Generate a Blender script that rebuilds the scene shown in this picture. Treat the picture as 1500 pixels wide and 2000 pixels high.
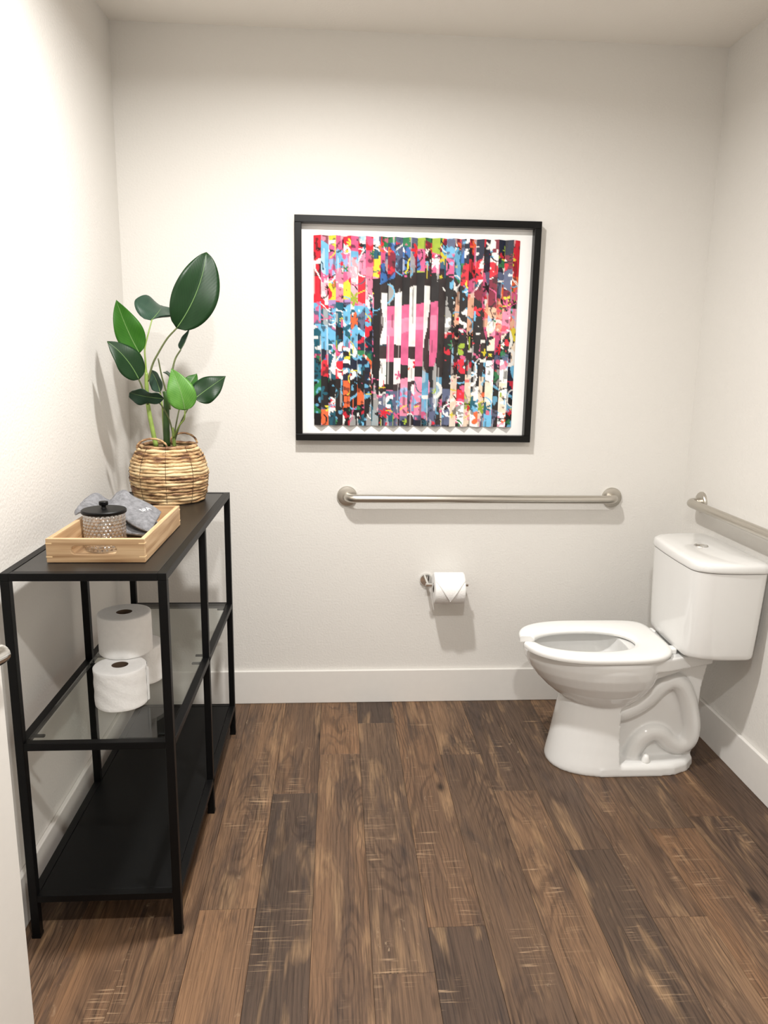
import bpy, bmesh, math, random
import numpy as np
from mathutils import Vector, Matrix

random.seed(7)
for o in list(bpy.data.objects):
    bpy.data.objects.remove(o, do_unlink=True)
S = bpy.context.scene
COL = S.collection
PI = math.pi

# ------------------------------------------------------------------ camera
F_PX = 1454.0
YAW, PITCH, ROLL = 0.0660, 0.2047, 0.0166
CAM = Vector((0.7829, -2.8955, 1.4123))
fwd = Vector((math.sin(YAW) * math.cos(PITCH), math.cos(YAW) * math.cos(PITCH), -math.sin(PITCH)))
rt = Vector((math.cos(YAW), -math.sin(YAW), 0))
upv = rt.cross(fwd)
rt2 = rt * math.cos(ROLL) + upv * math.sin(ROLL)
up2 = -rt * math.sin(ROLL) + upv * math.cos(ROLL)
cd = bpy.data.cameras.new('camera')
cd.sensor_fit = 'VERTICAL'
cd.sensor_height = 36.0
cd.lens = F_PX / 2000.0 * 36.0
cd.clip_start = 0.02
cam = bpy.data.objects.new('camera', cd)
m = Matrix((rt2, up2, -fwd)).transposed().to_4x4()
m.translation = CAM
cam.matrix_world = m
COL.objects.link(cam)
S.camera = cam

# ------------------------------------------------------------------ world and lights
wd = bpy.data.worlds.new('world')
S.world = wd
wd.use_nodes = True
wd.node_tree.nodes['Background'].inputs[0].default_value = (1.0, 0.96, 0.9, 1)
wd.node_tree.nodes['Background'].inputs[1].default_value = 0.0
S.view_settings.view_transform = 'Standard'
S.view_settings.look = 'None'
S.view_settings.gamma = 1.0
S.view_settings.use_curve_mapping = False
S.view_settings.exposure = 0.11

W, H, YF = 2.198, 2.529, -3.75          # room width, ceiling height, wall behind the camera
LIGHTS = [((0.74, -1.17), 38.0, 167), ((0.90, -2.70), 36.0, 180)]   # place, watts, beam spread
LIGHT_COL = (1.0, 0.982, 0.95)


def downlight(x, y, watts, beam):
    ld = bpy.data.lights.new('downlight', 'AREA')
    ld.shape = 'DISK'
    ld.size = 0.10
    ld.energy = watts
    ld.color = LIGHT_COL
    ld.spread = math.radians(beam)
    lo = bpy.data.objects.new('downlight', ld)
    lo.location = (x, y, H - 0.012)
    COL.objects.link(lo)


for (lx, ly), wt, beam in LIGHTS:
    downlight(lx, ly, wt, beam)


# ------------------------------------------------------------------ helpers
SURVEY = (CAM.copy(), fwd.copy(), rt2.copy(), up2.copy())


def at(px, py, Y):
    """a photograph pixel taken back to a point at depth Y"""
    o, f, r, u = SURVEY
    d = f + r * ((px - 750) / F_PX) - u * ((py - 1000) / F_PX)
    return o + d * ((Y - o.y) / d.y)


def lin(r, g, b):
    f = lambda c: ((c / 255 + 0.055) / 1.055) ** 2.4 if c > 10 else c / 255 / 12.92
    return (f(r), f(g), f(b), 1.0)


def new_mat(name):
    m = bpy.data.materials.new(name)
    m.use_nodes = True
    nt = m.node_tree
    return m, nt, nt.nodes['Principled BSDF']


def N(nt, typ, **kw):
    n = nt.nodes.new(typ)
    for k, v in kw.items():
        if k in n.inputs:
            n.inputs[k].default_value = v
        else:
            setattr(n, k, v)
    return n


def ramp(nt, stops):
    n = nt.nodes.new('ShaderNodeValToRGB')
    e = n.color_ramp.elements
    while len(e) < len(stops):
        e.new(0.5)
    for i, (p, c) in enumerate(stops):
        e[i].position = p
        e[i].color = c if len(c) == 4 else (c[0], c[1], c[2], 1)
    return n


def add_bump(nt, b, height, strength, dist=0.002):
    bp = N(nt, 'ShaderNodeBump')
    bp.inputs['Strength'].default_value = strength
    bp.inputs['Distance'].default_value = dist
    nt.links.new(height, bp.inputs['Height'])
    nt.links.new(bp.outputs[0], b.inputs['Normal'])


def mapped(nt, scale, src='Object', offs=None):
    tc = N(nt, 'ShaderNodeTexCoord')
    mp = N(nt, 'ShaderNodeMapping')
    mp.inputs['Scale'].default_value = scale
    nt.links.new(tc.outputs[src], mp.inputs[0])
    return mp.outputs[0]


def plain(name, col, rough=0.5, metal=0.0, noise=0.06, nscale=40, bump=0.0, bscale=200, coat=0.0, spec=0.5):
    m, nt, b = new_mat(name)
    v = mapped(nt, (1, 1, 1))
    n = N(nt, 'ShaderNodeTexNoise', Scale=nscale, Detail=3.0)
    nt.links.new(v, n.inputs['Vector'])
    lo = [c * (1 - noise) for c in col[:3]] + [1]
    hi = [min(1, c * (1 + noise)) for c in col[:3]] + [1]
    r = ramp(nt, [(0.3, lo), (0.7, hi)])
    nt.links.new(n.outputs[0], r.inputs[0])
    nt.links.new(r.outputs[0], b.inputs['Base Color'])
    b.inputs['Roughness'].default_value = rough
    b.inputs['Metallic'].default_value = metal
    b.inputs['Specular IOR Level'].default_value = spec
    b.inputs['Coat Weight'].default_value = coat
    if bump:
        n2 = N(nt, 'ShaderNodeTexNoise', Scale=bscale, Detail=2.0)
        nt.links.new(v, n2.inputs['Vector'])
        add_bump(nt, b, n2.outputs[0], bump)
    return m


BASE = {}


def root_base(p):
    while p is not None:
        if p.name in BASE:
            return BASE[p.name]
        p = p.parent
    return Vector((0, 0, 0))


def obj(name, verts, faces, mat, parent=None, smooth=False, base=None, sharp=None):
    """ONE mesh object from world-space vertices"""
    off = root_base(parent) if parent is not None else (Vector(base) if base is not None else Vector((0, 0, 0)))
    me = bpy.data.meshes.new(name)
    me.from_pydata([tuple(Vector(v) - off) for v in verts], [], [tuple(f) for f in faces])
    bm = bmesh.new()
    bm.from_mesh(me)
    bmesh.ops.recalc_face_normals(bm, faces=bm.faces)
    bm.to_mesh(me)
    bm.free()
    me.materials.append(mat)
    if smooth:
        me.polygons.foreach_set('use_smooth', [True] * len(me.polygons))
        if sharp:
            me.set_sharp_from_angle(angle=math.radians(sharp))
    o = bpy.data.objects.new(name, me)
    COL.objects.link(o)
    if parent is not None:
        o.parent = parent
    elif base is not None:
        o.location = off
        BASE[o.name] = off
    return o


def thing(name, label, cat, base, group=None):
    o = bpy.data.objects.new(name, None)
    o.empty_display_size = 0.05
    o.location = base
    COL.objects.link(o)
    BASE[o.name] = Vector(base)
    return tag(o, label, cat, group)


def tag(o, label, cat, group=None):
    o['label'] = label
    o['category'] = cat
    if group:
        o['group'] = group
    return o


def struct(o, label=None):
    o['kind'] = 'structure'
    if label:
        o['label'] = label
    return o


def bev(o, w, seg=2, ang=30):
    md = o.modifiers.new('bevel', 'BEVEL')
    md.width = w
    md.segments = seg
    md.limit_method = 'ANGLE'
    md.angle_limit = math.radians(ang)
    md.harden_normals = False
    return o


class MB:
    def __init__(s):
        s.v = []
        s.f = []

    def add(s, v, f):
        k = len(s.v)
        s.v += [Vector(p) for p in v]
        s.f += [[i + k for i in q] for q in f]
        return s

    def box(s, x0, x1, y0, y1, z0, z1):
        v = [(x, y, z) for x in (x0, x1) for y in (y0, y1) for z in (z0, z1)]
        return s.add(v, [(0, 1, 3, 2), (4, 6, 7, 5), (0, 4, 5, 1), (2, 3, 7, 6), (0, 2, 6, 4), (1, 5, 7, 3)])

    def rings(s, rs, cap0=True, cap1=True, closed=True):
        n = len(rs[0])
        v = [p for r in rs for p in r]
        f = []
        for i in range(len(rs) - 1):
            for j in range(n if closed else n - 1):
                k = (j + 1) % n
                f.append((i * n + j, i * n + k, (i + 1) * n + k, (i + 1) * n + j))
        if cap0:
            f.append(tuple(range(n))[::-1])
        if cap1:
            f.append(tuple((len(rs) - 1) * n + j for j in range(n)))
        return s.add(v, f)

    def tube(s, path, r, n=12, cap=True):
        P = [Vector(p) for p in path]
        rr = r if isinstance(r, (list, tuple)) else [r] * len(P)
        rs = []
        t0 = (P[1] - P[0]).normalized()
        ref = Vector((0, 0, 1)) if abs(t0.z) < 0.9 else Vector((1, 0, 0))
        a = t0.cross(ref).normalized()
        for i, p in enumerate(P):
            t = (P[min(i + 1, len(P) - 1)] - P[max(i - 1, 0)]).normalized()
            a = (a - t * a.dot(t)).normalized()
            b = t.cross(a)
            rs.append([p + (a * math.cos(2 * PI * k / n) + b * math.sin(2 * PI * k / n)) * rr[i] for k in range(n)])
        return s.rings(rs, cap, cap)

    def lathe(s, prof, c, axis=Vector((0, 0, 1)), n=32, cap0=True, cap1=True):
        axis = Vector(axis).normalized()
        ref = Vector((1, 0, 0)) if abs(axis.x) < 0.9 else Vector((0, 1, 0))
        a = axis.cross(ref).normalized()
        b = axis.cross(a)
        c = Vector(c)
        rs = [[c + axis * h + (a * math.cos(2 * PI * k / n) + b * math.sin(2 * PI * k / n)) * r for k in range(n)] for r, h in prof]
        return s.rings(rs, cap0, cap1)

    def build(s, name, mat, parent=None, smooth=False, base=None, sharp=None):
        return obj(name, s.v, s.f, mat, parent, smooth, base, sharp)


def spline(pts, k=8):
    """Catmull-Rom through the points"""
    P = [Vector(p) for p in pts]
    Q = [P[0] * 2 - P[1]] + P + [P[-1] * 2 - P[-2]]
    out = []
    for i in range(1, len(Q) - 2):
        for j in range(k):
            t = j / k
            out.append(0.5 * ((2 * Q[i]) + (Q[i + 1] - Q[i - 1]) * t + (2 * Q[i - 1] - 5 * Q[i] + 4 * Q[i + 1] - Q[i + 2]) * t * t
                              + (3 * Q[i] - Q[i - 1] - 3 * Q[i + 1] + Q[i + 2]) * t ** 3))
    out.append(P[-1])
    return out


def chaikin(pts, it=2):
    P = [Vector(p) for p in pts]
    for _ in range(it):
        q = []
        for i in range(len(P)):
            a, b = P[i], P[(i + 1) % len(P)]
            q += [a * 0.75 + b * 0.25, a * 0.25 + b * 0.75]
        P = q
    return P


# ------------------------------------------------------------------ materials
def wall_mat(name, col, bump=0.35):
    m, nt, b = new_mat(name)
    v = mapped(nt, (1, 1, 1))
    n = N(nt, 'ShaderNodeTexNoise', Scale=130.0, Detail=2.0, Roughness=0.45)
    nt.links.new(v, n.inputs['Vector'])
    n2 = N(nt, 'ShaderNodeTexNoise', Scale=1.2, Detail=2.0)
    nt.links.new(v, n2.inputs['Vector'])
    r = ramp(nt, [(0.3, [c * 0.985 for c in col[:3]]), (0.7, col)])
    nt.links.new(n2.outputs[0], r.inputs[0])
    nt.links.new(r.outputs[0], b.inputs['Base Color'])
    b.inputs['Roughness'].default_value = 0.5
    b.inputs['Specular IOR Level'].default_value = 0.2
    add_bump(nt, b, n.outputs[0], bump, 0.003)
    return m


M_WALL = wall_mat('wall_paint', (0.735, 0.712, 0.675, 1))
M_CEIL = wall_mat('ceiling_paint', (0.88, 0.845, 0.79, 1), 0.2)
M_TRIM = plain('white_trim_paint', (0.76, 0.735, 0.70, 1), 0.35, noise=0.01)
M_DOOR = plain('white_door_paint', (0.74, 0.72, 0.685, 1), 0.4, noise=0.01)
M_PORC = plain('white_porcelain', (0.74, 0.735, 0.72, 1), 0.08, noise=0.005, coat=0.4)
M_SEAT = plain('white_seat_plastic', (0.82, 0.815, 0.795, 1), 0.25, noise=0.005)
M_BLACK = plain('black_powder_coat', (0.0028, 0.0028, 0.0030, 1), 0.45, noise=0.1, nscale=300, bump=0.05, bscale=900, spec=0.18)
M_BLACKTOP = plain('black_brown_board', (0.006, 0.0055, 0.005, 1), 0.36, noise=0.15, nscale=60, bump=0.04, bscale=700)
M_CHROME = plain('chrome', (0.82, 0.82, 0.81, 1), 0.07, 1.0, noise=0.01)
M_FRAME = plain('black_frame_lacquer', (0.0012, 0.0012, 0.0012, 1), 0.35, noise=0.05, spec=0.25)
M_MATBOARD = plain('white_mat_board', (0.88, 0.87, 0.85, 1), 0.8, noise=0.01)
M_PAPER = plain('toilet_paper', (0.87, 0.86, 0.845, 1), 0.95, noise=0.02, nscale=60, bump=0.5, bscale=160)
M_CARD = plain('cardboard_core', (0.10, 0.065, 0.04, 1), 0.9)
M_SOIL = plain('dark_soil', (0.012, 0.010, 0.008, 1), 0.95, bump=1.0, bscale=120)
M_DARKGAP = plain('dark_underlay', (0.012, 0.009, 0.007, 1), 0.9)
M_WATER = plain('bowl_water', (0.55, 0.58, 0.56, 1), 0.03, noise=0.0)
M_LENS = None


def brushed(name, col):
    m, nt, b = new_mat(name)
    v = mapped(nt, (4, 4, 900))
    n = N(nt, 'ShaderNodeTexNoise', Scale=6.0, Detail=2.0)
    nt.links.new(v, n.inputs['Vector'])
    r = ramp(nt, [(0.3, (0.27, 0.27, 0.27)), (0.7, (0.36, 0.36, 0.36))])
    nt.links.new(n.outputs[0], r.inputs[0])
    nt.links.new(r.outputs[0], b.inputs['Roughness'])
    b.inputs['Base Color'].default_value = col
    b.inputs['Metallic'].default_value = 1.0
    return m


M_STEEL = brushed('brushed_steel', (0.56, 0.53, 0.48, 1))


def glass_mat(name, col, rough, refl):
    """clear glass as seen through thin panes: see-through plus a Fresnel sheen"""
    m, nt, b = new_mat(name)
    nt.nodes.remove(b)
    out = nt.nodes['Material Output']
    v = mapped(nt, (1, 1, 1))
    n = N(nt, 'ShaderNodeTexNoise', Scale=2.0)
    nt.links.new(v, n.inputs['Vector'])
    r = ramp(nt, [(0.4, [c * 0.99 for c in col[:3]]), (0.6, col)])
    nt.links.new(n.outputs[0], r.inputs[0])
    tr = N(nt, 'ShaderNodeBsdfTransparent')
    nt.links.new(r.outputs[0], tr.inputs[0])
    gl = N(nt, 'ShaderNodeBsdfGlossy', Roughness=rough)
    lw = N(nt, 'ShaderNodeLayerWeight', Blend=0.5)
    pw = N(nt, 'ShaderNodeMath', operation='POWER')
    nt.links.new(lw.outputs['Facing'], pw.inputs[0])
    pw.inputs[1].default_value = 4.0
    ml = N(nt, 'ShaderNodeMath', operation='MULTIPLY_ADD')
    ml.use_clamp = True
    nt.links.new(pw.outputs[0], ml.inputs[0])
    ml.inputs[1].default_value = 0.7
    ml.inputs[2].default_value = refl
    mx = N(nt, 'ShaderNodeMixShader')
    nt.links.new(ml.outputs[0], mx.inputs[0])
    nt.links.new(tr.outputs[0], mx.inputs[1])
    nt.links.new(gl.outputs[0], mx.inputs[2])
    nt.links.new(mx.outputs[0], out.inputs[0])
    return m


M_GLASS = glass_mat('clear_shelf_glass', (0.955, 0.975, 0.962, 1), 0.02, 0.035)
M_JAR = glass_mat('textured_jar_glass', (0.98, 0.96, 0.93, 1), 0.13, 0.30)


def floor_mat():
    """printed oak plank: tone and seed come from each plank's own object colour"""
    m, nt, b = new_mat('rustic_oak_plank')
    L = nt.links.new
    oi = N(nt, 'ShaderNodeObjectInfo')
    sep = N(nt, 'ShaderNodeSeparateColor')
    L(oi.outputs['Color'], sep.inputs[0])
    tone, warm, seed = sep.outputs[0], sep.outputs[1], sep.outputs[2]
    tc = N(nt, 'ShaderNodeTexCoord')
    off = N(nt, 'ShaderNodeCombineXYZ')
    ms = N(nt, 'ShaderNodeMath', operation='MULTIPLY')
    L(seed, ms.inputs[0])
    ms.inputs[1].default_value = 37.0
    for i in range(3):
        L(ms.outputs[0], off.inputs[i])
    add = N(nt, 'ShaderNodeVectorMath', operation='ADD')
    L(tc.outputs['Object'], add.inputs[0])
    L(off.outputs[0], add.inputs[1])
    P = add.outputs[0]

    def mp(sc):
        q = N(nt, 'ShaderNodeMapping')
        q.inputs['Scale'].default_value = sc
        L(P, q.inputs[0])
        return q.outputs[0]

    def noise(sc, scale, detail=4.0, dist=0.0, rough=0.55):
        n = N(nt, 'ShaderNodeTexNoise', Scale=scale, Detail=detail, Distortion=dist, Roughness=rough)
        L(mp(sc), n.inputs['Vector'])
        return n.outputs[0]

    def math_(op, a, c, clamp=False):
        n = N(nt, 'ShaderNodeMath', operation=op)
        n.use_clamp = clamp
        for i, q in enumerate((a, c)):
            if isinstance(q, (int, float)):
                n.inputs[i].default_value = q
            else:
                L(q, n.inputs[i])
        return n.outputs[0]

    def rmp(x, stops):
        r = ramp(nt, stops)
        L(x, r.inputs[0])
        return r.outputs[0]

    def mix(fac, a, c, mode='MIX'):
        n = N(nt, 'ShaderNodeMix', data_type='RGBA', blend_type=mode)
        if isinstance(fac, (int, float)):
            n.inputs[0].default_value = fac
        else:
            L(fac, n.inputs[0])
        for i, q in ((6, a), (7, c)):
            if isinstance(q, tuple):
                n.inputs[i].default_value = q
            else:
                L(q, n.inputs[i])
        return n.outputs[2]

    light = mix(warm, lin(132, 104, 79), lin(138, 103, 74))
    dark = mix(warm, lin(58, 49, 44), lin(68, 54, 45))
    base = mix(tone, dark, light)
    # broad strips and blotches
    strip = noise((9, 0.9, 1), 1.0, 2.0)
    blot = noise((11, 2.2, 1), 1.3, 5.0, 0.8, 0.65)
    base = mix(rmp(strip, [(0.42, (0, 0, 0)), (0.62, (0.65, 0.65, 0.65))]), base, lin(84, 67, 55))
    base = mix(rmp(blot, [(0.53, (0, 0, 0)), (0.70, (0.8, 0.8, 0.8))]), base, lin(58, 48, 44))
    base = mix(rmp(noise((9, 1.5, 1), 2.1, 4.0, 0.5), [(0.56, (0, 0, 0)), (0.72, (0.5, 0.5, 0.5))]), base, lin(166, 134, 100))
    # cathedral rings
    w = N(nt, 'ShaderNodeTexWave', wave_type='BANDS', bands_direction='X', Scale=26.0, Distortion=13.0, Detail=3.0)
    w.inputs['Detail Scale'].default_value = 0.55
    L(mp((1.0, 0.30, 1)), w.inputs['Vector'])
    ringmask = rmp(noise((4, 1.1, 1), 1.7, 1.0), [(0.42, (0.12, 0.12, 0.12)), (0.6, (0.75, 0.75, 0.75))])
    rings = math_('MULTIPLY', rmp(w.outputs['Fac'], [(0.0, (1, 1, 1)), (0.38, (0, 0, 0))]), ringmask)
    base = mix(math_('MULTIPLY', rings, 0.62), base, lin(60, 46, 37))
    # nested arcs round stretched centres, only on part of each board
    va = N(nt, 'ShaderNodeTexVoronoi', feature='SMOOTH_F1', Scale=1.0, Randomness=1.0)
    va.inputs['Smoothness'].default_value = 0.6
    wob = N(nt, 'ShaderNodeVectorMath', operation='ADD')
    nz = N(nt, 'ShaderNodeTexNoise', Scale=1.0, Detail=2.0)
    L(mp((14, 3, 1)), nz.inputs['Vector'])
    sc_ = N(nt, 'ShaderNodeVectorMath', operation='SCALE')
    L(nz.outputs[1], sc_.inputs[0])
    sc_.inputs['Scale'].default_value = 0.35
    L(mp((8, 1.5, 1)), wob.inputs[0])
    L(sc_.outputs[0], wob.inputs[1])
    L(wob.outputs[0], va.inputs['Vector'])
    arcs = math_('SINE', math_('MULTIPLY', va.outputs['Distance'], 70.0), 0.0)
    arcm = rmp(noise((5, 1.3, 1), 1.3, 1.0), [(0.45, (0, 0, 0)), (0.6, (0.8, 0.8, 0.8))])
    arcv = math_('MULTIPLY', rmp(arcs, [(0.2, (0, 0, 0)), (0.9, (1, 1, 1))]), arcm)
    base = mix(math_('MULTIPLY', arcv, 0.6), base, lin(56, 42, 34))
    # fine grain
    g = noise((300, 6, 1), 1.0, 5.0, 0.3, 0.65)
    base = mix(0.95, base, rmp(g, [(0.32, (0.46, 0.44, 0.43)), (0.5, (1, 1, 1)), (0.68, (1.32, 1.29, 1.26))]), 'MULTIPLY')
    # cracks along the grain
    cr = noise((70, 1.6, 1), 1.0, 3.0, 0.8)
    base = mix(math_('MULTIPLY', rmp(cr, [(0.70, (0, 0, 0)), (0.76, (1, 1, 1))]), 0.8), base, lin(38, 27, 22))
    # saw marks across the grain
    sw = noise((6, 130, 1), 1.0, 3.0, 1.2)
    swm = rmp(noise((7, 3.0, 1), 1.1, 2.0), [(0.56, (0, 0, 0)), (0.66, (1, 1, 1))])
    sawv = math_('MULTIPLY', rmp(sw, [(0.58, (0, 0, 0)), (0.68, (1, 1, 1))]), swm)
    base = mix(math_('MULTIPLY', sawv, 0.55), base, lin(190, 160, 128))
    rub = math_('MULTIPLY', rmp(noise((45, 22, 1), 1.0, 4.0, 0.5, 0.7), [(0.62, (0, 0, 0)), (0.72, (1, 1, 1))]), rmp(noise((7, 2.4, 1), 1.0, 1.0), [(0.58, (0, 0, 0)), (0.68, (1, 1, 1))]))
    base = mix(math_('MULTIPLY', rub, 0.45), base, lin(196, 172, 142))
    # knots
    vo = N(nt, 'ShaderNodeTexVoronoi', feature='F1', Scale=1.0, Randomness=1.0)
    L(mp((5.5, 2.6, 1)), vo.inputs['Vector'])
    base = mix(rmp(vo.outputs['Distance'], [(0.03, (0.95, 0.95, 0.95)), (0.10, (0, 0, 0))]), base, lin(35, 24, 19))
    L(base, b.inputs['Base Color'])
    b.inputs['Specular IOR Level'].default_value = 0.3
    L(rmp(g, [(0.3, (0.55, 0.55, 0.55)), (0.7, (0.40, 0.40, 0.40))]), b.inputs['Roughness'])
    hgt = math_('SUBTRACT', math_('MULTIPLY', g, 0.8), math_('MULTIPLY', rings, 0.35))
    add_bump(nt, b, hgt, 0.35, 0.0012)
    return m


def tray_wood(name, axis):
    m, nt, b = new_mat(name)
    sc = [60, 60, 60]
    sc[axis] = 3.0
    v = mapped(nt, sc)
    n = N(nt, 'ShaderNodeTexNoise', Scale=1.0, Detail=4.0, Distortion=0.8)
    nt.links.new(v, n.inputs['Vector'])
    r = ramp(nt, [(0.3, lin(150, 115, 80)), (0.48, lin(184, 150, 112)), (0.7, lin(208, 178, 140))])
    nt.links.new(n.outputs[0], r.inputs[0])
    nt.links.new(r.outputs[0], b.inputs['Base Color'])
    b.inputs['Roughness'].default_value = 0.5
    add_bump(nt, b, n.outputs[0], 0.1, 0.001)
    return m


def leaf_mat(name, c1, c2, rough=0.42):
    m, nt, b = new_mat(name)
    v = mapped(nt, (1, 1, 1), 'UV')
    sx = N(nt, 'ShaderNodeSeparateXYZ')
    nt.links.new(v, sx.inputs[0])
    # side veins slant away from the midrib
    a = N(nt, 'ShaderNodeMath', operation='ABSOLUTE')
    nt.links.new(sx.outputs[0], a.inputs[0])
    ml = N(nt, 'ShaderNodeMath', operation='MULTIPLY_ADD')
    nt.links.new(a.outputs[0], ml.inputs[0])
    ml.inputs[1].default_value = -0.35
    nt.links.new(sx.outputs[1], ml.inputs[2])
    sn = N(nt, 'ShaderNodeMath', operation='MULTIPLY')
    nt.links.new(ml.outputs[0], sn.inputs[0])
    sn.inputs[1].default_value = 95.0
    si = N(nt, 'ShaderNodeMath', operation='SINE')
    nt.links.new(sn.outputs[0], si.inputs[0])
    r = ramp(nt, [(0.0, c1), (1.0, c2)])
    mr = N(nt, 'ShaderNodeMapRange')
    mr.inputs[1].default_value = -1
    mr.inputs[2].default_value = 1
    nt.links.new(si.outputs[0], mr.inputs[0])
    n = N(nt, 'ShaderNodeTexNoise', Scale=3.0, Detail=3.0)
    nt.links.new(v, n.inputs['Vector'])
    av = N(nt, 'ShaderNodeMix', data_type='FLOAT')
    av.inputs[0].default_value = 0.82
    nt.links.new(mr.outputs[0], av.inputs[2])
    nt.links.new(n.outputs[0], av.inputs[3])
    nt.links.new(av.outputs[0], r.inputs[0])
    nt.links.new(r.outputs[0], b.inputs['Base Color'])
    b.inputs['Roughness'].default_value = rough
    b.inputs['Specular IOR Level'].default_value = 0.28
    add_bump(nt, b, mr.outputs[0], 0.06, 0.001)
    return m


M_LEAF_D = leaf_mat('dark_green_leaf', lin(12, 38, 14), lin(22, 54, 23), 0.42)
M_LEAF_B = leaf_mat('bright_green_leaf', lin(24, 70, 6), lin(46, 98, 16))
M_LEAF_L = leaf_mat('light_green_leaf', lin(52, 102, 30), lin(94, 142, 60))
M_LEAF_U = leaf_mat('greyish_leaf_underside', lin(34, 58, 46), lin(54, 80, 64), 0.45)
M_RIB = plain('pale_midrib', lin(104, 136, 78), 0.45)
M_STEM = plain('green_stem', lin(128, 150, 70), 0.45, noise=0.25, nscale=25)
M_STEM_D = plain('olive_stem', lin(84, 92, 52), 0.5, noise=0.3, nscale=30)
M_TRUNK = plain('dark_green_stalk', lin(50, 82, 30), 0.5, noise=0.35, nscale=22)


def coil_mat():
    m, nt, b = new_mat('banana_leaf_coil')
    L = nt.links.new
    tc = N(nt, 'ShaderNodeTexCoord')
    oi = N(nt, 'ShaderNodeObjectInfo')
    sep = N(nt, 'ShaderNodeSeparateColor')
    L(oi.outputs['Color'], sep.inputs[0])
    mp = N(nt, 'ShaderNodeMapping')
    mp.inputs['Scale'].default_value = (14, 14, 60)
    L(tc.outputs['Object'], mp.inputs[0])
    n = N(nt, 'ShaderNodeTexNoise', Scale=1.5, Detail=5.0, Roughness=0.7)
    L(mp.outputs[0], n.inputs['Vector'])
    sub = N(nt, 'ShaderNodeMath', operation='ADD')
    L(n.outputs[0], sub.inputs[0])
    L(sep.outputs[0], sub.inputs[1])
    r = ramp(nt, [(0.30, lin(58, 36, 24)), (0.44, lin(122, 86, 58)), (0.55, lin(184, 150, 106)), (0.72, lin(218, 194, 152))])
    L(sub.outputs[0], r.inputs[0])
    L(r.outputs[0], b.inputs['Base Color'])
    b.inputs['Roughness'].default_value = 0.65
    n2 = N(nt, 'ShaderNodeTexNoise', Scale=220.0, Detail=3.0)
    L(tc.outputs['Object'], n2.inputs['Vector'])
    add_bump(nt, b, n2.outputs[0], 0.5, 0.002)
    return m


M_COIL = coil_mat()
M_THREAD = plain('brown_thread', lin(70, 46, 30), 0.9)
M_TOWEL = plain('heather_grey_towel', lin(112, 112, 115), 0.95, noise=0.28, nscale=90, bump=0.9, bscale=260)
M_STITCH = plain('white_stitching', lin(232, 232, 232), 0.9)


def print_mat():
    m, nt, b = new_mat('glossy_art_print')
    a = N(nt, 'ShaderNodeVertexColor')
    a.layer_name = 'ink'
    nt.links.new(a.outputs[0], b.inputs['Base Color'])
    b.inputs['Roughness'].default_value = 0.45
    return m


M_PRINT = print_mat()

# ------------------------------------------------------------------ the room
T = 0.1
fl = MB().box(-T, W + T, YF - T, T, -0.06, -0.006).build('floor', M_DARKGAP)
struct(fl, 'brown rustic oak plank floor')
struct(MB().box(-T, W + T, YF - T, T, H, H + T).build('ceiling', M_CEIL), 'off-white painted ceiling')
struct(MB().box(-T, W + T, 0, T, -0.006, H).build('wall_back', M_WALL), 'off-white textured wall behind the grab bar and picture')
struct(MB().box(-T, 0, YF, 0, -0.006, H).build('wall_left', M_WALL), 'off-white textured wall beside the black shelf')
struct(MB().box(W, W + T, YF, 0, -0.006, H).build('wall_right', M_WALL), 'off-white textured wall behind the toilet tank')
struct(MB().box(-T, W + T, YF - T, YF, -0.006, H).build('wall_front', M_WALL), 'off-white wall behind the viewer')
BT, BH = 0.014, 0.143
for nm, q in (('baseboard_back', (0, W, -BT, 0)), ('baseboard_left', (0, BT, -1.95, -BT)), ('baseboard_right', (W - BT, W, YF, -BT))):
    o = MB().box(q[0], q[1], q[2], q[3], 0.0, BH).build(nm, M_TRIM)
    bev(o, 0.003, 2)
    struct(o, {'back': 'white baseboard below the grab bar wall', 'left': 'white baseboard behind the black shelf',
               'right': 'white baseboard behind the toilet'}[nm[10:]])

# planks: columns run away from the viewer, each plank its own piece
M_FLOOR = floor_mat()
PW, PL = 0.1466, 1.22
SEAM0 = 0.726
plank_mesh = {}


def plank(x0, x1, y0, y1, tone, warm):
    g = 0.00035
    key = (round(x1 - x0, 4), round(y1 - y0, 4))
    w, l = key[0] / 2 - g, key[1] / 2 - g
    if key not in plank_mesh:
        me = bpy.data.meshes.new('plank')
        c = 0.0005
        v = []
        for z, s in ((-0.006, 0), (-c, 0), (0, c)):
            v += [(-w + s, -l + s, z), (w - s, -l + s, z), (w - s, l - s, z), (-w + s, l - s, z)]
        f = [(3, 2, 1, 0), (8, 9, 10, 11)]
        for k in (0, 4):
            for j in range(4):
                f.append((k + j, k + (j + 1) % 4, k + 4 + (j + 1) % 4, k + 4 + j))
        me.from_pydata(v, [], f)
        me.materials.append(M_FLOOR)
        plank_mesh[key] = me
    o = bpy.data.objects.new('plank', plank_mesh[key])
    o.location = ((x0 + x1) / 2, (y0 + y1) / 2, 0)
    o.color = (tone, warm, random.random(), 1)
    COL.objects.link(o)
    o.parent = fl


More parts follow.
